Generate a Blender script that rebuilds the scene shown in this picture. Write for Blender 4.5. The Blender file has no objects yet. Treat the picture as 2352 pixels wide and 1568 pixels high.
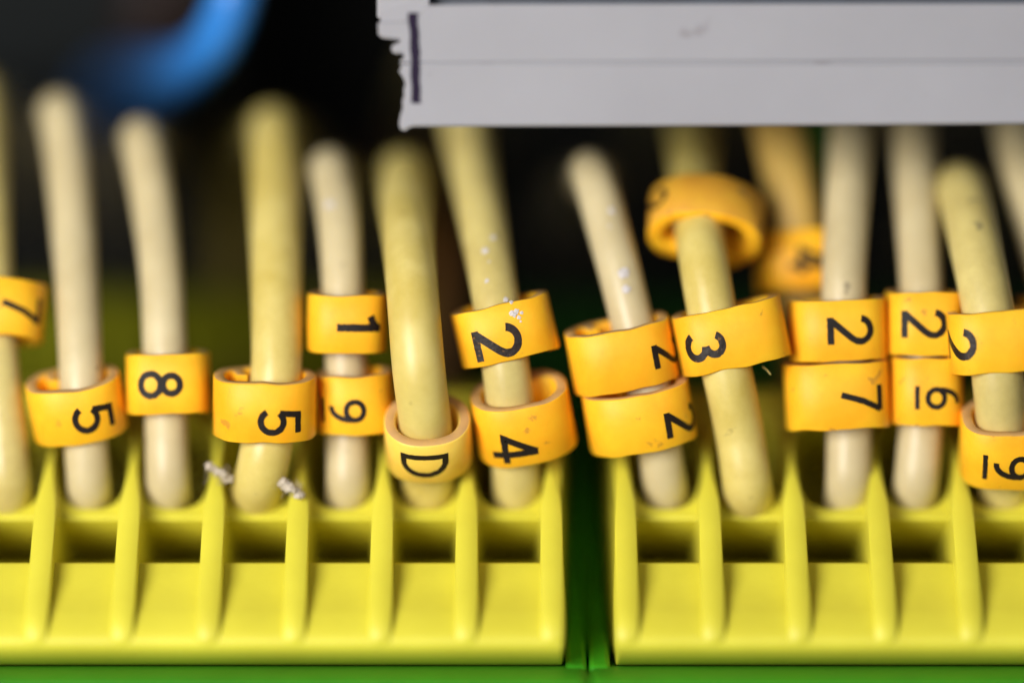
import bpy, math, random
from mathutils import Vector, Matrix, noise

# ------------------------------------------------------------------ camera, world, lamps, exposure
MM = 0.001                       # the place is laid out in millimetres, built in metres
D = 270.0                        # lens to focus plane (mm)
K = 60.2 / 2352.0                # millimetres per layout unit on the focus plane
scene = bpy.context.scene
cam_data = bpy.data.cameras.new("camera")
cam = bpy.data.objects.new("camera", cam_data)
scene.collection.objects.link(cam)
cam.location = (0, -D * MM, 0)
cam.rotation_euler = (math.radians(90), 0, 0)
cam_data.sensor_width = 36.0
cam_data.lens = 36.0 * D / 60.2
cam_data.clip_start = 0.01
cam_data.clip_end = 5.0
cam_data.dof.use_dof = True
cam_data.dof.focus_distance = (D + 0.2) * MM
cam_data.dof.aperture_fstop = cam_data.lens / 40.0
scene.camera = cam

world = bpy.data.worlds.new("World")
scene.world = world
world.use_nodes = True
world.node_tree.nodes["Background"].inputs[0].default_value = (0.80, 0.88, 1.0, 1)
world.node_tree.nodes["Background"].inputs[1].default_value = 0.02

def area_lamp(name, loc, target, size, watts, color):
    d = bpy.data.lights.new(name, 'AREA')
    d.shape = 'DISK'
    d.size = size * MM
    d.energy = watts
    d.color = color
    o = bpy.data.objects.new(name, d)
    scene.collection.objects.link(o)
    o.location = Vector(loc) * MM
    o.rotation_euler = (Vector(target) * MM - o.location).to_track_quat('-Z', 'Y').to_euler()
    return o

area_lamp("key_lamp", (-150, -255, 25), (0, 4, -6), 170, 1.46, (1.0, 0.965, 0.91))
area_lamp("fill_lamp", (150, -300, 60), (0, 4, -2), 220, 0.16, (0.93, 0.96, 1.0))

scene.view_settings.view_transform = 'Standard'
scene.view_settings.look = 'None'
scene.view_settings.gamma = 1
scene.view_settings.exposure = 0.0
scene.view_settings.use_curve_mapping = False
scene.render.engine = 'CYCLES'
scene.cycles.use_denoising = True
scene.cycles.max_bounces = 12
scene.cycles.diffuse_bounces = 8

# ------------------------------------------------------------------ helpers
random.seed(7)
def P(px, py, y):
    """layout point (2352 x 1568 sheet) standing at depth y mm -> millimetres"""
    f = K * (D + y) / D
    return Vector(((px - 1176) * f, y, (784 - py) * f))

def zz(py, y): return (784 - py) * K * (D + y) / D

def link(name, verts, faces, mat, parent=None, smooth=True, sharp=35):
    me = bpy.data.meshes.new(name)
    me.from_pydata([tuple(Vector(v) * MM) for v in verts], [], faces)
    me.validate()
    o = bpy.data.objects.new(name, me)
    scene.collection.objects.link(o)
    if mat: me.materials.append(mat)
    fix_normals(me)
    if smooth:
        me.polygons.foreach_set("use_smooth", [True] * len(me.polygons))
        if sharp: me.set_sharp_from_angle(angle=math.radians(sharp))
    if parent: o.parent = parent
    return o

import bmesh
def fix_normals(me):
    bm = bmesh.new(); bm.from_mesh(me)
    bmesh.ops.recalc_face_normals(bm, faces=bm.faces)
    bm.to_mesh(me); bm.free()

def copy_of(o, parent=None):
    c = o.copy(); scene.collection.objects.link(c)
    if parent:
        c.parent = parent; c.matrix_parent_inverse = Matrix.Translation(-parent.location)
    return c

def tag(o, label, cat=None, group=None, kind=None):
    if label: o["label"] = label
    if cat: o["category"] = cat
    if group: o["group"] = group
    if kind: o["kind"] = kind
    return o

def empty(name, loc):
    o = bpy.data.objects.new(name, None)
    scene.collection.objects.link(o)
    o.empty_display_size = 0.002
    o.location = Vector(loc) * MM
    return o

def under(o, parent):
    """parent without moving: parents are unrotated empties"""
    o.parent = parent
    o.matrix_parent_inverse = Matrix.Translation(-parent.location)

def catmull(pts, step=0.35):
    pts = [Vector(p) for p in pts]
    ext = [pts[0] * 2 - pts[1]] + pts + [pts[-1] * 2 - pts[-2]]
    out = []
    for i in range(1, len(ext) - 2):
        p0, p1, p2, p3 = ext[i - 1:i + 3]
        t0 = 0.0
        t1 = t0 + max((p1 - p0).length, 1e-6) ** .5
        t2 = t1 + max((p2 - p1).length, 1e-6) ** .5
        t3 = t2 + max((p3 - p2).length, 1e-6) ** .5
        n = max(2, int((p2 - p1).length / step))
        for k in range(n):
            t = t1 + (t2 - t1) * k / n
            a1 = p0 * ((t1 - t) / (t1 - t0)) + p1 * ((t - t0) / (t1 - t0))
            a2 = p1 * ((t2 - t) / (t2 - t1)) + p2 * ((t - t1) / (t2 - t1))
            a3 = p2 * ((t3 - t) / (t3 - t2)) + p3 * ((t - t2) / (t3 - t2))
            b1 = a1 * ((t2 - t) / (t2 - t0)) + a2 * ((t - t0) / (t2 - t0))
            b2 = a2 * ((t3 - t) / (t3 - t1)) + a3 * ((t - t1) / (t3 - t1))
            out.append(b1 * ((t2 - t) / (t2 - t1)) + b2 * ((t - t1) / (t2 - t1)))
    out.append(pts[-1])
    return out

def tube(name, pts, r, mat, sides=28, seed=0, wob=0.02):
    path = catmull(pts)
    verts, faces = [], []
    nrm = Vector((1, 0, 0))
    n = len(path)
    for i, p in enumerate(path):
        t = (path[min(i + 1, n - 1)] - path[max(i - 1, 0)]).normalized()
        nrm = (nrm - t * nrm.dot(t)).normalized()
        b = t.cross(nrm)
        rr = r * (1 + wob * noise.noise(Vector((seed * 3.7, i * 0.06, 0))))
        for k in range(sides):
            a = 2 * math.pi * k / sides
            ra = rr * (1 + wob * 0.8 * noise.noise(Vector((math.cos(a), math.sin(a) + seed, i * 0.05))))
            verts.append(p + nrm * (math.cos(a) * ra) + b * (math.sin(a) * ra))
    for i in range(n - 1):
        for k in range(sides):
            k2 = (k + 1) % sides
            faces.append((i * sides + k, i * sides + k2, (i + 1) * sides + k2, (i + 1) * sides + k))
    faces.append(tuple(range(sides)))
    faces.append(tuple((n - 1) * sides + k for k in range(sides)))
    return link(name, verts, faces, mat)

def prism(name, poly, x0, x1, mat, parent=None, bevel=0.0, segs=2):
    """closed (y, z) outline extruded from x0 to x1 (mm)"""
    n = len(poly)
    verts = [(x0, y, z) for y, z in poly] + [(x1, y, z) for y, z in poly]
    faces = [(i, (i + 1) % n, n + (i + 1) % n, n + i) for i in range(n)]
    faces += [tuple(range(n)), tuple(range(n, 2 * n))]
    o = link(name, verts, faces, mat, parent)
    if bevel:
        m = o.modifiers.new("bevel", 'BEVEL')
        m.width = bevel * MM; m.segments = segs; m.limit_method = 'ANGLE'; m.angle_limit = math.radians(40)
    return o

# ------------------------------------------------------------------ materials
def mat_new(name, base, rough=0.5, spec=0.5, var=None, vscale=200, sss=0.0, sss_rad=(1, 0.5, 0.2),
            bump=0.0, bscale=2500, spots=None, spot_scale=900, spot_at=0.7, coat=0.0, rvar=0.0):
    m = bpy.data.materials.new(name); m.use_nodes = True
    nt = m.node_tree; N = nt.nodes; L = nt.links
    b = N["Principled BSDF"]
    b.inputs["Roughness"].default_value = rough
    b.inputs["Specular IOR Level"].default_value = spec
    b.inputs["Coat Weight"].default_value = coat
    tc = N.new("ShaderNodeTexCoord")
    info = N.new("ShaderNodeObjectInfo")
    off = N.new("ShaderNodeVectorMath"); off.operation = 'ADD'
    sc = N.new("ShaderNodeVectorMath"); sc.operation = 'SCALE'; sc.inputs["Scale"].default_value = 0.7
    L.new(info.outputs["Random"], sc.inputs[0])
    L.new(tc.outputs["Object"], off.inputs[0]); L.new(sc.outputs[0], off.inputs[1])
    col = None
    if var:
        n1 = N.new("ShaderNodeTexNoise"); n1.inputs["Scale"].default_value = vscale
        n1.inputs["Detail"].default_value = 5; n1.inputs["Roughness"].default_value = 0.6
        L.new(off.outputs[0], n1.inputs["Vector"])
        r = N.new("ShaderNodeValToRGB")
        r.color_ramp.elements[0].position = 0.32; r.color_ramp.elements[1].position = 0.68
        r.color_ramp.elements[0].color = (*var, 1); r.color_ramp.elements[1].color = (*base, 1)
        L.new(n1.outputs["Fac"], r.inputs[0]); col = r.outputs[0]
        if rvar:
            mr = N.new("ShaderNodeMapRange")
            mr.inputs["To Min"].default_value = rough - rvar; mr.inputs["To Max"].default_value = rough + rvar
            L.new(n1.outputs["Fac"], mr.inputs["Value"]); L.new(mr.outputs[0], b.inputs["Roughness"])
    if spots:
        n2 = N.new("ShaderNodeTexNoise"); n2.inputs["Scale"].default_value = spot_scale
        n2.inputs["Detail"].default_value = 3
        L.new(off.outputs[0], n2.inputs["Vector"])
        r2 = N.new("ShaderNodeValToRGB")
        r2.color_ramp.elements[0].position = spot_at; r2.color_ramp.elements[1].position = spot_at + 0.06
        r2.color_ramp.elements[0].color = (0, 0, 0, 1); r2.color_ramp.elements[1].color = (0.75, 0.75, 0.75, 1)
        L.new(n2.outputs["Fac"], r2.inputs[0])
        mx = N.new("ShaderNodeMix"); mx.data_type = 'RGBA'
        L.new(r2.outputs[0], mx.inputs["Factor"])
        if col: L.new(col, mx.inputs["A"])
        else: mx.inputs["A"].default_value = (*base, 1)
        mx.inputs["B"].default_value = (*spots, 1)
        col = mx.outputs["Result"]
    if col: L.new(col, b.inputs["Base Color"])
    else: b.inputs["Base Color"].default_value = (*base, 1)
    if sss:
        b.inputs["Subsurface Weight"].default_value = sss
        b.inputs["Subsurface Radius"].default_value = sss_rad
        b.inputs["Subsurface Scale"].default_value = 0.0012
    if bump:
        n3 = N.new("ShaderNodeTexNoise"); n3.inputs["Scale"].default_value = bscale
        n3.inputs["Detail"].default_value = 4
        L.new(off.outputs[0], n3.inputs["Vector"])
        bp = N.new("ShaderNodeBump"); bp.inputs["Strength"].default_value = bump
        bp.inputs["Distance"].default_value = 0.00005
        L.new(n3.outputs["Fac"], bp.inputs["Height"]); L.new(bp.outputs[0], b.inputs["Normal"])
    return m

M_plug = mat_new("yellow_plug_plastic", (0.69, 0.635, 0.056), 0.48, 0.38, var=(0.61, 0.555, 0.046), vscale=120,
                 bump=0.25, bscale=1500, sss=0.15, sss_rad=(0.7, 0.6, 0.1))
M_green = mat_new("green_housing_plastic", (0.035, 0.30, 0.010), 0.4, 0.4, var=(0.025, 0.23, 0.008), vscale=150, bump=0.25)
M_marker = mat_new("orange_yellow_marker_vinyl", (0.97, 0.53, 0.021), 0.5, 0.32, var=(0.93, 0.40, 0.012), vscale=260,
                   sss=0.30, sss_rad=(1.0, 0.5, 0.06), bump=0.35, bscale=1400, spots=(0.50, 0.24, 0.03), spot_scale=900, spot_at=0.665, rvar=0.08)
M_cut = mat_new("dusty_cut_edge", (0.62, 0.36, 0.11), 0.7, 0.25, var=(0.50, 0.30, 0.13), vscale=700, bump=0.5, bscale=2500)
M_marker_pale = mat_new("pale_amber_marker_vinyl", (0.93, 0.62, 0.11), 0.42, 0.4, var=(0.89, 0.55, 0.08), vscale=260,
                   sss=0.30, sss_rad=(1.0, 0.5, 0.1), bump=0.35, bscale=1400)
M_marker_shaded = mat_new("dusty_shaded_marker_vinyl", (0.74, 0.40, 0.035), 0.55, 0.35, var=(0.62, 0.29, 0.03), vscale=300,
                   sss=0.2, sss_rad=(1.0, 0.5, 0.06), bump=0.4, bscale=1400, spots=(0.30, 0.17, 0.05), spot_scale=900, spot_at=0.66)  # duller orange paints the shade on the loose marker's outside; spots are dirt
M_ivory = mat_new("ivory_wire_sheath", (0.60, 0.51, 0.305), 0.42, 0.48, var=(0.51, 0.42, 0.235), vscale=260,
                  sss=0.3, sss_rad=(1, 0.8, 0.4), bump=0.25, bscale=900, spots=(0.26, 0.21, 0.13), spot_scale=700, spot_at=0.70, rvar=0.1)
M_yellow = mat_new("pale_yellow_wire_sheath", (0.68, 0.565, 0.195), 0.4, 0.48, var=(0.54, 0.42, 0.10), vscale=260,
                   sss=0.3, sss_rad=(1, 0.8, 0.25), bump=0.3, bscale=900, spots=(0.36, 0.28, 0.09), spot_scale=700, spot_at=0.69, rvar=0.1)
M_olive = mat_new("dirty_yellow_wire_sheath", (0.64, 0.54, 0.205), 0.4, 0.48, var=(0.50, 0.40, 0.14), vscale=320,
                   sss=0.3, sss_rad=(1, 0.8, 0.25), bump=0.45, bscale=900, spots=(0.20, 0.17, 0.09), spot_scale=520, spot_at=0.66, rvar=0.12)
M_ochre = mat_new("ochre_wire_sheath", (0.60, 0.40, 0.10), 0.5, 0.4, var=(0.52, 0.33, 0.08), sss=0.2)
M_blue = mat_new("blue_wire_sheath", (0.030, 0.21, 0.62), 0.3, 0.5, var=(0.025, 0.17, 0.54), bump=0.2)
M_darkwire = mat_new("dark_brown_wire_sheath", (0.020, 0.008, 0.006), 0.5, 0.3, var=(0.012, 0.006, 0.005))
M_greenwire = mat_new("green_wire_sheath", (0.02, 0.16, 0.02), 0.45, 0.4, var=(0.015, 0.12, 0.015))
M_strip = mat_new("grey_white_label_plastic", (0.318, 0.315, 0.345), 0.55, 0.3, var=(0.288, 0.285, 0.312), vscale=60,
                  bump=0.15, bscale=900, spots=(0.215, 0.20, 0.215), spot_scale=300, spot_at=0.68, sss=0.1)
M_carrier = mat_new("slate_label_carrier", (0.11, 0.13, 0.17), 0.45, 0.4, var=(0.09, 0.10, 0.13))
M_inkpurple = mat_new("violet_black_ink", (0.010, 0.004, 0.020), 0.6, 0.15, var=(0.014, 0.007, 0.028))
M_ink = mat_new("worn_black_print", (0.010, 0.007, 0.006), 0.5, 0.25, var=(0.022, 0.012, 0.008), vscale=1800,
                bump=0.8, bscale=3500, spots=(0.20, 0.09, 0.02), spot_scale=3200, spot_at=0.64)
M_inkclean = mat_new("black_print", (0.010, 0.008, 0.007), 0.55, 0.2, var=(0.016, 0.010, 0.008), vscale=1500, bump=0.5, bscale=3000)
M_back = mat_new("shade_black_back_panel", (0.006, 0.0063, 0.0058), 0.85, 0.12, var=(0.0035, 0.0036, 0.0032), vscale=40)  # near-black colour stands in for the shade deep in the cavity
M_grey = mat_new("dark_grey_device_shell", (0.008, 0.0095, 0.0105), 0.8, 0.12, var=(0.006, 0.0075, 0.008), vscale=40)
M_flake = mat_new("white_plaster", (0.66, 0.62, 0.62), 0.8, 0.15, var=(0.54, 0.50, 0.48), vscale=900, bump=0.5)
M_lint = mat_new("white_fluff", (0.56, 0.50, 0.42), 0.95, 0.2, var=(0.42, 0.35, 0.26), vscale=900)

# ------------------------------------------------------------------ background
def box(name, x0, x1, y0, y1, z0, z1, mat, parent=None, bevel=0.3):
    return prism(name, [(y0, z0), (y0, z1), (y1, z1), (y1, z0)], x0, x1, mat, parent, bevel)

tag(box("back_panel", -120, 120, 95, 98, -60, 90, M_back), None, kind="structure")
dev = empty("device_housing", (-40, 60, 10))
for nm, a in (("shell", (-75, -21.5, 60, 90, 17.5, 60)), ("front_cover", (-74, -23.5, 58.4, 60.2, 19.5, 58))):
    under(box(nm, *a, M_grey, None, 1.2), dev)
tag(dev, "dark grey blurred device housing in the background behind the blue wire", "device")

M_rear = mat_new("shade_olive_plastic", (0.105, 0.108, 0.002), 0.85, 0.08, var=(0.075, 0.077, 0.0015), vscale=60)  # olive kept this dark to paint the deep shade behind the wires
M_reargreen = mat_new("shade_green_plastic", (0.006, 0.045, 0.003), 0.85, 0.08, var=(0.006, 0.028, 0.004), vscale=60)  # the shade of the recess is put into this low green
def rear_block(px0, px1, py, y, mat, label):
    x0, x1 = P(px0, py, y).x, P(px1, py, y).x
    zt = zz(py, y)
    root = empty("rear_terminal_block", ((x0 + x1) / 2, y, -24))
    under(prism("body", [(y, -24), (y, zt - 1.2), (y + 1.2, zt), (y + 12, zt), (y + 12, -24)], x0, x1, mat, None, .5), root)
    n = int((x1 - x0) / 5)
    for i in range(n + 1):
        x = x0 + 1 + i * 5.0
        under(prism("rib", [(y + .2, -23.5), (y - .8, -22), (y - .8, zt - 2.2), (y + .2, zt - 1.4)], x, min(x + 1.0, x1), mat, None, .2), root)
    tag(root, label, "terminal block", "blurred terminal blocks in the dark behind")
rear_block(-400, 1010, 672, 30, M_rear, "olive terminal block with painted shade, blurred, behind the wires marked 5 and 8")
rear_block(1020, 2700, 690, 32, M_reargreen, "green terminal block with painted shade, blurred, behind the wires marked 2 and 3")

# ------------------------------------------------------------------ terminal plugs (yellow) in housings (green)
PX_PITCH = 196.5
def YY(y): return 1.05 * y - 1.2      # depth of the plug face
YR = -2.0
def X(px): return (px - 1176) * K * (D + YR) / D
PITCH = PX_PITCH * K * (D + YR) / D

BODY = [(1178, 4.9), (1183, 4.5), (1192, 4.4), (1203, 4.9), (1225, 6.5), (1250, 9.2), (1274, 12.6), (1292, 16),
        (1299, 16), (1294, 2.5), (1291, 2.2), (1293, 1.95), (1297, 1.8),
        (1330, 1.05), (1370, -.15), (1390, -.72), (1400, -1.05), (1412, -1.38), (1430, -1.80), (1448, -2.17), (1462, -2.40), (1474, -2.48),
        (1485, -2.40), (1495, -2.15), (1505, -1.70), (1513, -1.10), (1520, -.3), (1525, .8), (1528, 2.2), (1530, 20)]
BODY = [(py, YY(y)) for py, y in BODY]
body_poly = [(y, zz(py, y)) for py, y in BODY] + [(20, -3.0), (10.2, -2.9), (9.6, -3.0), (10.2, -3.5), (18.8, -4.2), (18.8, -12.4), (13, -12.0), (8, -11.2), (4.6, zz(1178, 4.6))]

RIB = [  # py, front depth, half width (layout units), back depth
    (905, 10.4, 7, 13), (940, 9.5, 7, 13), (980, 8.2, 7, 12), (1020, 6.9, 7, 11), (1060, 5.55, 9, 10), (1090, 4.65, 13, 9.5), (1120, 3.85, 18, 9.5),
    (1150, 3.15, 22, 9.5), (1185, 2.45, 24, 9.5), (1230, 1.50, 24.5, 9.5), (1290, .35, 24.5, 9.5), (1340, -.65, 25, 9),
    (1378, -1.35, 25.5, 8), (1400, -1.82, 25.5, 8), (1420, -2.16, 25, 8), (1440, -2.40, 25, 7), (1456, -2.50, 24.5, 7), (1472, -2.52, 24, 7), (1486, -2.36, 24, 7), (1496, -2.0, 24, 7)]

RIB = [(py, YY(y), hw, yb) for py, y, hw, yb in RIB]
def make_rib(name, x, parent, wide=0.0):
    verts, faces = [], []
    ns = 9
    for py, y, hw, yb in RIB:
        w = (hw + (1.5 if hw > 20 else 0)) * K
        if wide: w = max(w, min(w * 1.6, 20 * K)); 
        r = min(0.17, w * 0.6)
        z = zz(py, y)
        sec = [(-w, yb), (-w, y + r * 1.1)]
        for a in (30, 60): sec.append((-w + r * (1 - math.cos(math.radians(a))), y + r * 1.1 * (1 - math.sin(math.radians(a)))))
        sec.append((0, y - 0.02))
        for a in (60, 30): sec.append((w - r * (1 - math.cos(math.radians(a))), y + r * 1.1 * (1 - math.sin(math.radians(a)))))
        sec += [(w, y + r * 1.1), (w, yb)]
        for dx, yy in sec: verts.append((dx, yy, z))
    n = len(RIB)
    for i in range(n - 1):
        for k in range(ns - 1):
            faces.append((i * ns + k, i * ns + k + 1, (i + 1) * ns + k + 1, (i + 1) * ns + k))
        faces.append((i * ns + ns - 1, i * ns, (i + 1) * ns, (i + 1) * ns + ns - 1))
    faces.append(tuple(range(ns))); faces.append(tuple((n - 1) * ns + k for k in range(ns)))
    o = link(name, verts, faces, M_plug, None, True, 50)
    o.location.x = x * MM
    o.parent = parent; o.matrix_parent_inverse = Matrix.Translation(-parent.location)
    return o

def entry_y(py): return YY(4.55 + (1180 - py) * (10.4 - 4.55) / (1180 - 905))
def make_entry(name, x, parent):
    """sloping wire-entry face of one terminal with its oval funnel"""
    hw = PITCH / 2 - 0.02
    seg = 40
    cpy, hh, hx = 1062, 104, 2.12
    def pt(dx, py, dep=0):
        y = entry_y(py) + dep * 0.965; z = zz(py, entry_y(py)) - dep * 0.26
        return (dx, y, z)
    outer, r0, r1, r2, r3, r4 = [], [], [], [], [], []
    for k in range(seg):
        a = 2 * math.pi * k / seg
        c, s = math.cos(a), math.sin(a)
        n = 2 / 2.7
        ex = math.copysign(abs(c) ** n, c); es = math.copysign(abs(s) ** n, s)
        m = max(abs(c), abs(s))
        outer.append(pt(hw * c / m, 1042 - 139 * s / m))
        r0.append(pt((hx + .16) * ex, cpy - (hh + 8) * es, -0.0))
        r1.append(pt((hx + .04) * ex, cpy - (hh + 2) * es, .10))
        r2.append(pt(hx * ex, cpy - hh * es, .35))
        r3.append(pt((hx * .96) * ex, cpy - hh * .95 * es, 3.6))
        r4.append(pt((hx * .90) * ex, cpy - hh * .88 * es, 13))
    rings = [outer, r0, r1, r2, r3, r4]
    verts = [v for r in rings for v in r]
    faces = []
    for i in range(5):
        for k in range(seg):
            k2 = (k + 1) % seg
            faces.append((i * seg + k, i * seg + k2, (i + 1) * seg + k2, (i + 1) * seg + k))
    faces.append(tuple(5 * seg + k for k in range(seg)))
    o = link(name, verts, faces, M_plug, None, True, 50)
    o.location.x = x * MM
    o.parent = parent; o.matrix_parent_inverse = Matrix.Translation(-parent.location)
    return o

def make_plug(rib_px, label):
    xs = [X(p) for p in rib_px]
    root = empty("terminal_plug", ((xs[0] + xs[-1]) / 2, 5, -19.6))
    e = 25 * K
    under(prism("body", body_poly, xs[0] - e + 0.05, xs[-1] + e - 0.05, M_plug, None, 0.12, 2), root)
    rib0 = None; ent0 = None
    for i, x in enumerate(xs):
        if rib0 is None: rib0 = make_rib("rib", x, root)
        else:
            c = copy_of(rib0, root); c.location.x = x * MM
        if i < len(xs) - 1:
            xc = (x + xs[i + 1]) / 2
            if ent0 is None: ent0 = make_entry("wire_entry", xc, root)
            else:
                c = copy_of(ent0, root); c.location.x = xc * MM
    # flat cheeks closing both ends beside the wire entries
    cheek = [(y + .25, zz(py, y)) for py, y, hw, yb in RIB[:14]]
    cheek = cheek + [(8, zz(1436, -2.5)), (19.5, -18), (19.5, -3.1), (13, -3.2)]
    for sx, x in ((-1, xs[0]), (1, xs[-1])):
        a, b = (x - e + .02, x - 3 * K) if sx < 0 else (x + 3 * K, x + e - .02)
        under(prism("end_cheek", cheek, a, b, M_plug, None, 0.1, 2), root)
    tag(root, label, "terminal plug", "yellow plugs side by side")
    return xs

left_px = [1268 - PX_PITCH * i for i in range(9, -1, -1)]
right_px = [1440 + PX_PITCH * i for i in range(0, 8)]
xsL = make_plug(left_px, "ribbed yellow terminal plug holding the wires marked 7, 5, 8, D and 4")
xsR = make_plug(right_px, "ribbed yellow terminal plug holding the wires marked 3, 7 and underlined 6")

def make_housing(x0, x1, label):
    root = empty("terminal_housing", ((x0 + x1) / 2, 10, -30))
    t = 1.30
    ledge = [(-6.4, -30), (-6.6, -20.6), (-6.3, -19.75), (-5.6, -19.25), (-4.4, -19.05), (24, -19.12), (24, -30)]
    under(prism("front_ledge", ledge, x0 + .04, x1 - .04, M_green, None, 0.45, 3), root)
    wall = [(-1.4, -19.6), (-1.6, -19.0), (-.4, -18.6), (5.0, -17.2), (9.5, -14.4), (14, -9.8), (18, -6.4), (20, -5), (24, -4.6), (24, -19.6)]
    for a, b in ((x0 + .06, x0 + t), (x1 - t, x1 - .06)):
        under(prism("side_wall", wall, a, b, M_green, None, 0.35, 3), root)
    under(prism("back_wall", [(20.6, -19.7), (20.6, -3.8), (23.9, -3.7), (23.9, -19.7)], x0 + t + .05, x1 - t - .05, M_green, None, .2), root)
    tag(root, label, "terminal housing", "green housings side by side")
xg = X(1351)
make_housing(xsL[0] - 2.2, xg, "green terminal housing under the yellow plug with the D marker wire")
make_housing(xg, xsR[-1] + 2.2, "green terminal housing under the yellow plug with the 3 marker wire")

# ------------------------------------------------------------------ wires
def wire(name, pts, dia, mat, label, seed, group="wires plugged into the yellow terminals", tail=True):
    pp = [P(px, py, y - 1.6 * min(1, max(0, (py - 1000) / 120))) for px, py, y in pts]
    o = tube(name, pp, dia / 2, mat, seed=seed)
    tag(o, label, "wire", group)
    return o

def back(px, py, y):
    """a wire leaning over and running back to the panel"""
    return [(px, py, y), (px + 2, py + 9, y + 4), (px + 5, py + 26, y + 14), (px + 6, py + 64, y + 36), (px + 6, py + 140, 95)]

W = {}
W[0] = wire("wire", [(-10, 1190, 12), (10, 1175, 9.5), (18, 1120, 5.5), (12, 1020, 3.8), (-3, 900, 3.8), (-14, 780, 4.6), (-22, 650, 6), (-32, 480, 9), (-40, 330, 13)] + back(-46, 215, 17),
            2.75, M_olive, "yellowed wire bearing the marker printed 7, beside the ivory wire marked 5", 1)
W[1] = wire("wire", [(200, 1190, 12), (204, 1168, 9), (204, 1110, 5.8), (197, 1020, 4.0), (188, 900, 3.3), (184, 800, 3.9), (178, 680, 5.2), (167, 520, 8), (153, 370, 10.5)] + back(139, 262, 13),
            2.62, M_ivory, "ivory wire with a single 5 marker, next to the wire marked 8", 2)
W[2] = wire("wire", [(385, 1190, 12), (386, 1166, 9), (386, 1110, 5.8), (383, 1000, 4.1), (381, 880, 3.9), (378, 780, 4.3), (371, 640, 5.6), (356, 500, 8), (340, 400, 9.5)] + back(326, 322, 11.5),
            2.62, M_ivory, "ivory wire with the single marker printed 8", 3)
W[3] = wire("wire", [(582, 1190, 12), (588, 1158, 8.6), (592, 1120, 5.4), (605, 1060, 3.0), (622, 960, 2.2), (634, 850, 2.2), (635, 720, 3.5), (634, 580, 6), (631, 430, 10)] + back(629, 300, 15),
            3.05, M_yellow, "pale yellow wire with a single 5 marker and white fluff at its foot", 4)
W[4] = wire("wire", [(790, 1190, 12), (797, 1166, 9), (799, 1110, 6), (798, 1000, 4.6), (796, 880, 4.2), (790, 700, 4.3), (782, 560, 5.6), (772, 460, 7.5)] + back(760, 390, 10),
            2.52, M_ivory, "ivory wire with the two markers printed 1 and 9", 5)
W[5] = wire("wire", [(976, 1196, 12.5), (982, 1178, 9.5), (984, 1130, 7.2), (983, 1060, 4.7), (980, 1010, 2.9), (974, 950, 1.2), (961, 840, -.1), (948, 680, 1.0), (938, 560, 4), (931, 470, 8.5)] + back(928, 402, 14),
            3.1, M_yellow, "pale yellow wire with the tilted marker printed D", 6)
W[6] = wire("wire", [(1180, 1190, 12), (1188, 1168, 9), (1187, 1110, 6.2), (1180, 1020, 3.8), (1169, 900, 2.2), (1150, 760, 2.0), (1134, 660, 3.0), (1112, 530, 6), (1092, 420, 9.5), (1076, 330, 13), (1066, 250, 17), (1060, 170, 24), (1060, 160, 60), (1060, 260, 95)],
            2.85, M_olive, "speckled yellow wire with the markers printed 2 and 4", 7)
W[7] = wire("wire", [(1545, 1190, 12), (1534, 1168, 9), (1527, 1110, 6.2), (1512, 1010, 3.6), (1490, 890, 2.8), (1452, 740, 3.0), (1425, 630, 3.6), (1398, 530, 4.8), (1376, 450, 6.2)] + back(1358, 395, 8),
            2.58, M_ivory, "ivory wire with white plaster specks and two markers printed 2", 8)
W[8] = wire("wire", [(1735, 1190, 11.5), (1722, 1168, 8), (1716, 1110, 4.6), (1700, 1000, 2.6), (1676, 880, 1.7), (1640, 740, 1.7), (1616, 600, 2.8), (1604, 510, 5.2), (1596, 430, 9), (1591, 340, 14), (1589, 250, 20), (1588, 170, 30), (1588, 190, 60), (1588, 280, 95)],
            2.95, M_yellow, "yellow wire with the marker printed 3 and a loose curled marker", 9)
W[9] = wire("wire", [(1935, 1190, 12), (1945, 1168, 9), (1948, 1110, 5.8), (1950, 1000, 4.2), (1946, 880, 3.8), (1940, 760, 3.6), (1939, 640, 4.0), (1944, 500, 5.8), (1950, 380, 8.2), (1957, 270, 11.5), (1962, 170, 18), (1962, 150, 40), (1962, 260, 95)],
            2.66, M_ivory, "ivory wire with the markers printed 2 and 7", 10)
W[10] = wire("wire", [(2108, 1190, 12), (2100, 1168, 9), (2104, 1110, 5.8), (2114, 1000, 4.2), (2121, 880, 4.0), (2120, 760, 4.2), (2116, 640, 5.0), (2108, 500, 7.2), (2101, 380, 9.8), (2096, 270, 13), (2092, 170, 19), (2092, 150, 40), (2092, 260, 95)],
            2.66, M_ivory, "ivory wire with the marker printed 2 above an underlined 6", 11)
W[11] = wire("wire", [(2312, 1198, 12.5), (2308, 1181, 9), (2306, 1130, 6.9), (2304, 1040, 3.7), (2298, 940, 1.5), (2284, 800, 0.9), (2266, 690, 1.6), (2246, 590, 3.0), (2226, 500, 5.2)] + back(2208, 432, 8),
            3.08, M_olive, "smudged yellow wire with the markers printed 2 and underlined 9", 12)
W[12] = wire("wire", [(2520, 1190, 12), (2520, 1168, 9), (2515, 1100, 6), (2490, 950, 5.2), (2450, 780, 5.4), (2410, 640, 6), (2374, 500, 7.5), (2345, 380, 9.6), (2328, 280, 12.5), (2318, 170, 18), (2318, 150, 40), (2318, 260, 95)],
             2.6, M_ivory, "greyish ivory wire under the label strip, right of the smudged yellow wire", 13)
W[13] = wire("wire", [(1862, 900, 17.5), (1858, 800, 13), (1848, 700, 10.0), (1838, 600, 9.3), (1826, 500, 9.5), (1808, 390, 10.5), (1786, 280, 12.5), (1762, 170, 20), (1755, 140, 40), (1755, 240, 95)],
             3.25, M_ochre, "ochre yellow wire standing behind with the marker printed 4", 14, "wires behind the row")
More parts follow.
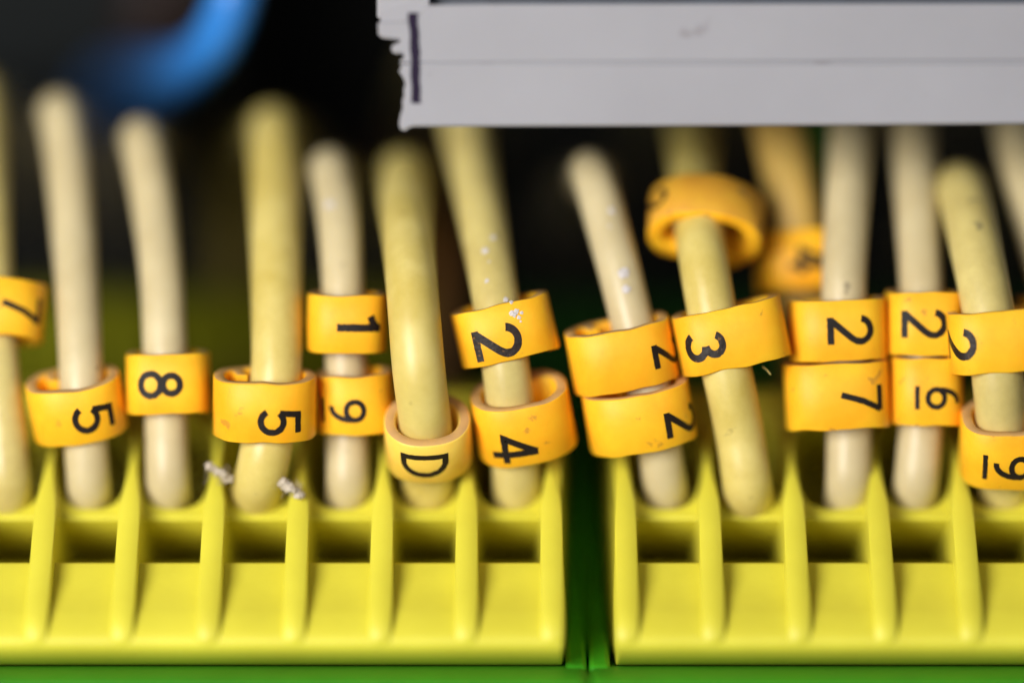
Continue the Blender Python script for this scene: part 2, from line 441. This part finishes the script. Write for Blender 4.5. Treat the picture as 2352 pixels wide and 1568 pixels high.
tag(tube("wire", [P(*p) for p in [(1880, 800, 21), (1878, 640, 20), (1886, 500, 20), (1894, 380, 21), (1896, 280, 23), (1896, 150, 30), (1896, 160, 95)]], 1.25, M_greenwire, seed=15),
    "thin green wire just behind the ochre wire", "wire", "wires behind the row")
tag(tube("wire", [P(*p) for p in [(560, -160, 14), (548, -60, 14), (528, 20, 14.5), (496, 90, 16), (444, 142, 20), (388, 172, 28), (330, 194, 42), (285, 226, 60), (258, 290, 95)]], 1.55, M_blue, seed=16),
    "thick blue wire bending across above the ivory wires", "wire", "wires behind the row")
tag(tube("wire", [P(*p) for p in [(385, -160, 44), (378, -40, 44), (372, 60, 45), (352, 160, 48), (320, 260, 58), (300, 420, 95)]], 2.1, M_darkwire, seed=17),
    "dark brown wire hanging behind the blue wire", "wire", "wires behind the row")
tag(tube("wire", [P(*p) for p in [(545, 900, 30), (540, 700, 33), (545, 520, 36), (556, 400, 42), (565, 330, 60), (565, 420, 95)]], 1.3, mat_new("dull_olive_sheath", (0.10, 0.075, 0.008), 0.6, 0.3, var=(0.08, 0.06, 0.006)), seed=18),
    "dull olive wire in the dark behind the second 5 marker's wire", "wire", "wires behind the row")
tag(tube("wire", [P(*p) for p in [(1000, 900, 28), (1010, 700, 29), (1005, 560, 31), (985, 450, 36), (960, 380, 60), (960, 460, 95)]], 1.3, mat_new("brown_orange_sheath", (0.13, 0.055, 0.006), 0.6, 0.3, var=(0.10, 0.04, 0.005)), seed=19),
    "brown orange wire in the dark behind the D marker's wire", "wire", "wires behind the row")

# ------------------------------------------------------------------ printed characters as strokes
def arc(cx, cy, rx, ry, a0, a1, n=22):
    return [(cx + rx * math.cos(math.radians(a0 + (a1 - a0) * i / n)), cy + ry * math.sin(math.radians(a0 + (a1 - a0) * i / n))) for i in range(n + 1)]
def seg(*p):
    out = []
    for (x0, y0), (x1, y1) in zip(p, p[1:]):
        n = max(2, int(math.hypot(x1 - x0, y1 - y0) / .05))
        out += [(x0 + (x1 - x0) * i / n, y0 + (y1 - y0) * i / n) for i in range(n)]
    return out + [p[-1]]
six = [arc(.31, .295, .245, .235, 0, 360, 40), [(.068, .30)] + arc(.42, .36, .35, .58, 176, 84, 18)[1:]]
GLYPH = {
    '1': [seg((.36, 0), (.36, 1)), seg((.38, .93), (.25, .80), (.10, .74))],
    '2': [arc(.30, .70, .245, .235, 172, -28, 24) + seg((.50, .55), (.10, .10))[1:], seg((.02, .066), (.60, .066))],
    '3': [arc(.29, .735, .215, .20, 158, -88, 24), arc(.28, .29, .25, .225, 86, -160, 26)],
    '4': [seg((.44, .97), (.05, .30), (.64, .30)), seg((.44, 0), (.44, .99))],
    '5': [seg((.56, .935), (.13, .935), (.085, .50)), arc(.285, .325, .255, .26, 142, -152, 30)],
    '6': six,
    '9': [[(.62 - x, 1 - y) for x, y in s] for s in six],
    '7': [seg((.01, .935), (.60, .935)), seg((.575, .93), (.36, .5), (.20, 0))],
    '8': [arc(.31, .745, .20, .19, 0, 360, 36), arc(.31, .285, .245, .225, 0, 360, 40)],
    'D': [seg((.08, 0), (.08, 1)), [(.08, .935)] + arc(.24, .5, .33, .435, 90, -90, 30) + [(.08, .065)]],
}
def ribbon(pts, w):
    L_, R_ = [], []
    closed = math.dist(pts[0], pts[-1]) < 1e-6
    n = len(pts)
    for i, p in enumerate(pts):
        a = pts[(i - 1) % (n - 1)] if closed else pts[max(i - 1, 0)]
        b = pts[(i + 1) % (n - 1)] if closed and i + 1 >= n else pts[min(i + 1, n - 1)]
        if closed and i in (0, n - 1): a, b = pts[n - 2], pts[1]
        d1 = Vector((p[0] - a[0], p[1] - a[1])); d2 = Vector((b[0] - p[0], b[1] - p[1]))
        if d1.length < 1e-9: d1 = d2
        if d2.length < 1e-9: d2 = d1
        d1.normalize(); d2.normalize()
        t = (d1 + d2).normalized(); nn = Vector((-t.y, t.x))
        m = w / 2 / max(0.6, nn.dot(Vector((-d1.y, d1.x))))
        L_.append((p[0] + nn.x * m, p[1] + nn.y * m)); R_.append((p[0] - nn.x * m, p[1] - nn.y * m))
    return L_, R_

# ------------------------------------------------------------------ marker sleeves
def ring_curve(a, b, n_exp, seam, th, hook=0.0, n=150, gap=0):
    """open sleeve: mid-line in (u, w), w toward the front; ends overlap at the seam angle (deg from the back)"""
    pts = []
    lead = 62
    for i in range(n + 1):
        q = i / n
        ang = -34 + q * (360 + 30 + 26)
        if gap: ang = 22 + q * 318
        f = 1.0
        if ang < lead - 34 and not gap:
            s = (ang + 34) / lead
            f = 1 - (1 - s * s * (3 - 2 * s)) * (th * 1.45 / min(a, b))
        if hook and q > 0.86:
            f -= hook * ((q - .86) / .14) ** 2
        t = math.radians(ang + seam - 90)
        c, s_ = math.cos(t), math.sin(t)
        e = 2 / n_exp
        w = b * f * math.copysign(abs(s_) ** e, s_)
        u = a * f * math.copysign(abs(c) ** e, c)
        pts.append(Vector((u, w)))
    # even spacing
    out = [pts[0]]
    cum = [0]
    for p, q in zip(pts, pts[1:]): cum.append(cum[-1] + (q - p).length)
    tot = cum[-1]; m = 120; j = 0; out = []
    for i in range(m + 1):
        s = tot * i / m
        while j < len(cum) - 2 and cum[j + 1] < s: j += 1
        f = (s - cum[j]) / max(cum[j + 1] - cum[j], 1e-9)
        out.append(pts[j].lerp(pts[j + 1], f))
    return out

def marker(cx, cy, y, width, height, rot, tilt, char, label, du=0.0, dv=0.0, csize=None, cw=1.0, seam=0, twist=0, depth=4.5,
           n_exp=2.5, mat=None, seed=0, hook=0.0, under_bar=False, ink=None, stroke=.145, th=.68, warp=0.0, gap=0, rim=None):
    """a = sleeve axis, e = right, f = front.  px sizes on the layout sheet; rot/tilt/twist in degrees."""
    C = P(cx, cy, y)
    fac = K * (D + y) / D
    W_, H = width * fac, height * fac
    R = Matrix.Rotation(math.radians(-rot), 3, 'Y') @ Matrix.Rotation(math.radians(tilt), 3, 'X') @ Matrix.Rotation(math.radians(twist), 3, 'Z')
    e = R @ Vector((1, 0, 0)); f = R @ Vector((0, -1, 0)); a = R @ Vector((0, 0, 1))
    cur = ring_curve(W_ / 2 - th / 2, depth / 2 - th / 2, n_exp, seam, th, hook, gap=gap)
    n = len(cur)
    tang = [(cur[min(i + 1, n - 1)] - cur[max(i - 1, 0)]).normalized() for i in range(n)]
    nor = []
    for t in tang: nor.append(Vector((t.y, -t.x)))
    if nor[n // 2].dot(cur[n // 2]) < 0: nor = [-q for q in nor]
    bv = 0.07
    verts, faces = [], []
    def vshift(q, top):
        u = q.x / (W_ / 2)
        return warp * u * u * (1 if top else .8) + 0.10 * noise.noise(Vector((q.x * .8 + seed * 7.1, q.y * .9, 3.3 if top else 9.1)))
    for i in range(n):
        q, nn = cur[i], nor[i]
        tt, tb = vshift(q, True), vshift(q, False)
        h = H / 2
        lumps = 1 + 0.05 * noise.noise(Vector((i * .08, seed * 2.3, 0)))
        o_, in_ = th / 2 * lumps, -th / 2
        sec = [(o_ - bv, -h + tb), (o_, -h + bv + tb), (o_ + .0, tb * .5 + tt * .5), (o_, h - bv + tt), (o_ - bv, h + tt), (in_ + bv, h + tt), (in_, h - bv + tt), (in_, -h + bv + tb), (in_ + bv, -h + tb)]
        for d_, v_ in sec:
            p2 = q + nn * d_
            verts.append(C + e * p2.x + f * p2.y + a * v_)
    ns = 9
    for i in range(n - 1):
        for k in range(ns):
            k2 = (k + 1) % ns
            faces.append((i * ns + k, i * ns + k2, (i + 1) * ns + k2, (i + 1) * ns + k))
    faces.append(tuple(range(ns))); faces.append(tuple((n - 1) * ns + k for k in range(ns)))
    root = empty("wire_marker", C)
    tag(root, label, "wire marker", "numbered markers on the wires")
    sleeve = link("sleeve", verts, faces, mat or M_marker, None, True, 55)
    sleeve.data.materials.append(M_cut)
    for pi, poly in enumerate(sleeve.data.polygons):
        if pi < (n - 1) * ns and pi % ns == 4: poly.material_index = 1
    if rim:  # brighter material paints the light falling on underside and inner faces
        sleeve.data.materials.append(rim)
        for pi, poly in enumerate(sleeve.data.polygons):
            if pi < (n - 1) * ns and pi % ns in (7, 8, 6): poly.material_index = 2
    under(sleeve, root)
    if char:
        outer = [cur[i] + nor[i] * (th / 2 * (1 + 0.05 * noise.noise(Vector((i * .08, seed * 2.3, 0))))) for i in range(n)]
        i0 = max(range(20, n - 20), key=lambda i: outer[i].y - abs(outer[i].x) * .15)
        i0 = min(range(20, n - 20), key=lambda i: abs(outer[i].x) + (100 if outer[i].y < 0 else 0))
        cum = [0]
        for p, q in zip(outer, outer[1:]): cum.append(cum[-1] + (q - p).length)
        sgn = 1 if outer[i0 + 3].x > outer[i0 - 3].x else -1
        def surf(s, v, lift):
            g = cum[i0] + sgn * s
            j = 0
            while j < n - 2 and cum[j + 1] < g: j += 1
            t = (g - cum[j]) / (cum[j + 1] - cum[j])
            p2 = outer[j].lerp(outer[j + 1], t) + nor[j].lerp(nor[j + 1], t) * lift
            return C + e * p2.x + f * p2.y + a * v
        hs = (csize or 100) * fac
        strokes = [(s, stroke) for s in GLYPH[char]]
        if under_bar: strokes.append((seg((-.03, -.235), (.62, -.235)), stroke * .9))
        pv, pf = [], []
        for si, (s, w) in enumerate(strokes):
            A, B = ribbon(s, w)
            base = len(pv)
            for l, r in zip(A, B):
                for m in range(4):
                    t = m / 3
                    gx, gy = l[0] + (r[0] - l[0]) * t - .31, l[1] + (r[1] - l[1]) * t - .5
                    jit = 0.012 * noise.noise(Vector((gx * 14, gy * 14, seed + si))) if m in (0, 3) else 0
                    pv.append(surf(du * fac + (gy + jit) * hs, dv * fac - (gx + jit) * hs * cw, 0.014 + 0.002 * si))
            for i in range(len(A) - 1):
                for m in range(3):
                    q = base + i * 4 + m
                    pf.append((q, q + 1, q + 5, q + 4))
        under(link("printed_character", pv, pf, ink or M_inkclean, None, True, 0), root)
    return root

marker(0, 714, 5.0, 205, 132, -4, -9, '7', "marker printed 7 on the yellowed wire left of the ivory wires", du=62, dv=-2, csize=100, seed=1, seam=10, depth=4.4, mat=M_marker)
marker(176, 930, 3.5, 216, 130, 8, 20, '5', "marker printed 5 on the ivory wire next to the 8 marker", du=40, dv=-8, csize=98, cw=1.1, seed=2, seam=-40, depth=4.6)
marker(387, 878, 3.8, 190, 136, 1, 3, '8', "marker printed 8 with its figure centred on the front", du=-10, dv=0, csize=103, cw=1.0, seed=3, depth=4.4, n_exp=3.4)
marker(608, 928, 1.7, 236, 138, -1, 14, '5', "marker printed 5 on the pale yellow wire with fluff", du=42, dv=-20, csize=100, cw=1.0, seed=4, seam=-50, depth=4.7)
marker(797, 740, 3.6, 182, 130, -1, 4, '1', "marker printed 1 above the 9 marker", du=34, dv=-2, csize=104, seed=5, depth=4.3, n_exp=3.2, stroke=.17)
marker(815, 920, 3.8, 176, 134, 2, 9, '9', "underlined 9 marker directly below the 1 marker", du=-16, dv=-10, csize=86, cw=1.0, seed=6, depth=4.3, under_bar=True)
marker(983, 1006, 2.5, 198, 122, 2, 44, 'D', "paler marker printed D, tilted to show its rim", du=-10, dv=-2, csize=112, cw=1.02, seed=7, depth=4.5, n_exp=2.3, stroke=.13, mat=M_marker_pale)
marker(1160, 758, 2.5, 228, 128, 13, 4, '2', "marker with a worn printed 2 and white plaster specks, above the 4", du=-22, dv=-18, csize=110, cw=1.10, seed=8, seam=-20, depth=4.6, ink=M_ink, stroke=.155, n_exp=2.8)
marker(1202, 962, 3.0, 224, 145, 10, 26, '4', "marker printed 4 below the worn 2 on the speckled wire", du=-34, dv=-24, csize=108, cw=1.02, seed=9, seam=30, depth=4.9)
marker(1428, 813, 2.7, 242, 140, 11, 11, '2', "marker with a 2 at its edge, hugging the 3 marker", du=116, dv=-6, csize=100, cw=.95, seed=10, seam=-45, depth=4.7, n_exp=2.7)
marker(1468, 950, 3.0, 246, 136, 10, 15, '2', "marker with a 2 on its curved side, lower of the plaster-specked wire", du=106, dv=-14, csize=104, cw=1.0, seed=11, depth=5.0)
marker(1680, 771, 2.2, 252, 138, 12, 3, '3', "wide marker with a worn printed 3", du=-66, dv=-8, csize=95, cw=1.10, seed=12, seam=30, depth=4.6, ink=M_ink, stroke=.165, n_exp=3.0)
marker(1622, 508, 5.8, 262, 118, -7, -42, '2', "loose marker with painted shade outside, curled open around the wire above the 3", du=-150, dv=6, csize=90, seed=13, seam=0, depth=5.0, n_exp=2.2, mat=M_marker_shaded, hook=0.42, gap=1, th=.9, rim=M_marker)
marker(1842, 602, 9.3, 206, 136, 2, -4, '4', "shaded marker printed 4 on the ochre wire behind the row", du=16, dv=-2, csize=100, cw=.9, seed=14, depth=4.4, mat=M_marker, stroke=.17)
marker(1924, 757, 3.5, 220, 139, 2, 2, '2', "marker printed 2 stacked on the 7 marker", du=22, dv=0, csize=106, cw=1.0, seed=15, depth=4.5, n_exp=3.2)
marker(1922, 905, 3.4, 238, 150, 3, 4, '7', "marker printed 7 under the 2 on the ivory wire", du=52, dv=-6, csize=98, cw=1.0, seed=16, depth=4.5, n_exp=3.0)
marker(2124, 742, 3.8, 176, 143, 0, 2, '2', "marker printed 2 stacked on the underlined 6", du=-7, dv=0, csize=106, cw=1.0, seed=17, depth=4.4, n_exp=3.2)
marker(2128, 895, 3.9, 166, 152, 0, 3, '6', "marker printed with an underlined 6", du=32, dv=-14, csize=82, cw=1.0, seed=18, depth=4.4, n_exp=3.2, under_bar=True)
marker(2298, 779, 1.5, 240, 140, 5, 4, '2', "marker with a worn 2 wrapped on its edge, on the smudged wire", du=-118, dv=0, csize=104, cw=1.1, seed=19, depth=4.6, ink=M_ink, stroke=.155, n_exp=3.4)
marker(2312, 1018, 2.6, 214, 144, 1, 30, '9', "marker printed with an underlined 9 at the foot of the smudged wire", du=7, dv=-12, csize=86, cw=1.15, seed=20, depth=4.7, n_exp=2.8, under_bar=True)
marker(2444, 738, 5.6, 206, 136, 8, 2, None, "orange marker half hidden behind the smudged wire's marker", seed=21, depth=4.4)

# ------------------------------------------------------------------ label strip above the wires
def plate(name, outline, y0, thick, mat, parent, bevel=0.08):
    """flat card cut to an outline (layout px) standing at depth y0"""
    n = len(outline)
    fr = [P(px, py, y0) for px, py in outline]
    verts = [v for v in fr] + [v + Vector((0, thick, 0)) for v in fr]
    faces = [tuple(range(n)), tuple(range(n, 2 * n))] + [(i, (i + 1) % n, n + (i + 1) % n, n + i) for i in range(n)]
    o = link(name, verts, faces, mat, None, True, 30)
    if bevel:
        m = o.modifiers.new("bevel", 'BEVEL'); m.width = bevel * MM; m.segments = 2; m.limit_method = 'ANGLE'; m.angle_limit = math.radians(25)
    under(o, parent)
    return o
YS = -2.6
strip = empty("label_strip", P(1700, 288, YS))
tag(strip, "grey white label strip with a torn end and a dark ink stroke", "label strip")
torn = [(918, 147), (924, 154), (916, 163), (921, 170), (928, 181), (932, 194), (927, 206), (929, 219), (924, 232), (926, 246), (921, 262), (918, 276), (917, 289), (923, 299), (932, 300), (940, 293), (950, 290)]
plate("lower_panel", torn + [(1500, 288.5), (2000, 286), (2480, 283), (2480, 146.0), (1400, 148.0)], YS, 1.1, M_strip, strip, .14)
plate("upper_panel", [(918, 144.5), (921, 138), (931, 130), (922, 121), (914, 124), (903, 121), (898, 112), (904, 102), (919, 97), (921, 91), (901, 90), (878, 87), (869, 80), (868, 52), (936, 49), (968, 30), (976, 12), (1100, 10), (2480, 8), (2480, 139.5), (1400, 141.5)],
      YS + .03, 1.1, M_strip, strip, .14)
plate("top_panel", [(866, 42), (866, -60), (2480, -60), (2480, -8), (980, -5), (962, 20), (936, 42)], YS + .9, 1.0, M_strip, strip, .12)
plate("groove_floor", [(940, 120), (2470, 118), (2470, 166), (940, 168)], YS + .16, .5, M_strip, strip, 0)
plate("notch_floor", [(874, 62), (874, 28), (985, -10), (985, 62)], YS + .55, .4, M_strip, strip, 0)
plate("carrier", [(940, 60), (930, -70), (2480, -70), (2480, 276), (960, 280)], YS + 2.0, 1.6, M_carrier, strip, .1)
# ink stroke: a hand-drawn bar, slightly wavy
bar = []
NB = 16
for i in range(NB + 1):
    t = i / NB
    bar.append((947 + 11 * t + 1.6 * math.sin(t * 5), 30 + 208 * t))
L_ = [(x - 10.5 - 1.2 * math.sin(i * 1.3), y) for i, (x, y) in enumerate(bar)]
R_ = [(x + 10.5 + 1.0 * math.sin(i * 1.9 + 1), y) for i, (x, y) in enumerate(bar)]
plate("ink_stroke", L_ + R_[::-1], YS - .03, .02, M_inkpurple, strip, 0)

# ------------------------------------------------------------------ plaster specks and fluff
def flake(c, nrm, r, seed, label, flat=.35, name="plaster_speck", mat=None, cat="speck", group="white plaster specks"):
    bm = bmesh.new(); bmesh.ops.create_icosphere(bm, subdivisions=3, radius=1)
    nrm = Vector(nrm).normalized()
    rot = nrm.to_track_quat('Z', 'Y').to_matrix()
    for v in bm.verts:
        d = 1 + .55 * noise.noise(v.co * 1.4 + Vector((seed * 9.1, 0, 0))) + .3 * noise.noise(v.co * 3.5 + Vector((0, seed * 5.3, 0)))
        co = v.co * d; co.z *= flat
        v.co = (Vector(c) + rot @ (co * r)) * MM
    me = bpy.data.meshes.new(name); bm.to_mesh(me); bm.free()
    me.materials.append(mat or M_flake)
    o = bpy.data.objects.new(name, me); scene.collection.objects.link(o)
    tag(o, label, cat, group)
    return o

deps = bpy.context.evaluated_depsgraph_get()
def on_surface(px, py):
    """first surface met when looking at a layout point: where a speck sits"""
    deps.update()
    o = Vector((0, -D * MM, 0)); t = P(px, py, 0) * MM
    hit, loc, nrm, *_ = scene.ray_cast(deps, o, (t - o).normalized())
    return loc / MM, nrm
bpy.context.view_layer.update()
deps = bpy.context.evaluated_depsgraph_get()
W6, W7, M2 = "the wire with the 2 and 4 markers", "the ivory wire with two 2 markers", "the worn 2 marker"
spots = [(1114, 576, .17, "largest white plaster speck on " + W6), (1132, 546, .14, "topmost white plaster speck on " + W6),
         (1124, 601, .06, "tiny white plaster speck just below the largest on the 2-and-4 wire"), (1118, 645, .10, "small lone white plaster speck midway down " + W6),
         (1162, 688, .13, "white plaster speck on the speckled wire touching the worn 2 marker's rim"), (1174, 694, .09, "small white plaster crumb beside the rim of the worn 2 marker"),
         (1433, 628, .24, "largest white plaster speck on " + W7), (1438, 664, .19, "lowest white plaster speck on " + W7),
         (1404, 484, .16, "topmost white plaster speck on " + W7), (1400, 520, .07, "tiniest white plaster speck on " + W7),
         (757, 470, .22, "white plaster speck on the ivory wire above the 1 marker"),
         (1179, 720, .17, "largest white plaster crumb on " + M2), (1186, 715, .12, "white plaster crumb at the very edge of " + M2),
         (1192, 729, .09, "small white plaster crumb below the largest one on " + M2), (1198, 718, .08, "small white plaster crumb right of the largest one on " + M2),
         (1196, 738, .05, "tiniest white plaster crumb on " + M2 + ", nearest its figure")]
hits = [(on_surface(px, py), r, lab) for px, py, r, lab in spots]
for i, ((loc, nrm), r, lab) in enumerate(hits):
    flake(loc, nrm, r * 1.25, i + 1, lab)

def lint(px, py, y, size, seed, label):
    """tuft of short curly fibres round a few clumps"""
    rnd = random.Random(seed)
    root = empty("fluff_tuft", P(px, py, y))
    tag(root, label, "fluff", "white fluff at the foot of the wire")
    verts, faces = [], []
    c = P(px, py, y)
    for i in range(5):
        bm = bmesh.new(); bmesh.ops.create_icosphere(bm, subdivisions=4, radius=1)
        q = (i - 2) / 2
        o = Vector((q * size * .75, rnd.uniform(-.15, .15) * size, -q * size * .5 + rnd.uniform(-.15, .15) * size))
        r = size * rnd.uniform(.30, .42)
        base = len(verts)
        for v in bm.verts:
            d = .75 + .6 * noise.fractal(v.co * 1.6 + Vector((seed + i * 3.1, 0, 0)), .9, 2.0, 5)
            d += .35 * abs(noise.noise(v.co * 4 + Vector((0, seed + i, 0))))
            verts.append(c + o + Vector((v.co.x * 1.2, v.co.y * .7, v.co.z)) * d * r)
        for f_ in bm.faces: faces.append(tuple(base + v.index for v in f_.verts))
        bm.free()
    core = link("core", verts, faces, M_lint, None, True, 0); under(core, root)
    verts, faces = [], []
    for i in range(24):
        p = c + Vector((rnd.uniform(-1, 1) * size * .8, rnd.uniform(-.3, .3) * size, rnd.uniform(-.6, .6) * size))
        d = Vector((rnd.gauss(0, 1), rnd.gauss(0, .5), rnd.gauss(0, 1))).normalized()
        for s in range(7):
            d = (d + Vector((rnd.gauss(0, .5), rnd.gauss(0, .3), rnd.gauss(0, .5)))).normalized()
            side = d.cross(Vector((0, 1, 0.1))).normalized() * .011; up = d.cross(side).normalized() * .011
            verts += [p + side, p + up, p - side - up]
            if s:
                b = len(verts) - 6
                for k in range(3): faces.append((b + k, b + (k + 1) % 3, b + 3 + (k + 1) % 3, b + 3 + k))
            p = p + d * size * .16
    under(link("fibres", verts, faces, M_lint, None, False), root)
lint(502, 1085, 2.3, .75, 3, "white fluff tuft left of the pale yellow wire's foot, on the rib")
lint(667, 1121, 1.7, .7, 5, "white fluff tuft right of the pale yellow wire's foot, on the rib")
# stray shaving under the 3 marker
tag(tube("plastic_shaving", [P(*p) for p in [(1752, 842, 1.6), (1762, 850, 1.2), (1770, 860, 1.0)]], .03, M_yellow, sides=6, seed=40),
    "hair-thin yellow plastic shaving below the 3 marker", "shaving")
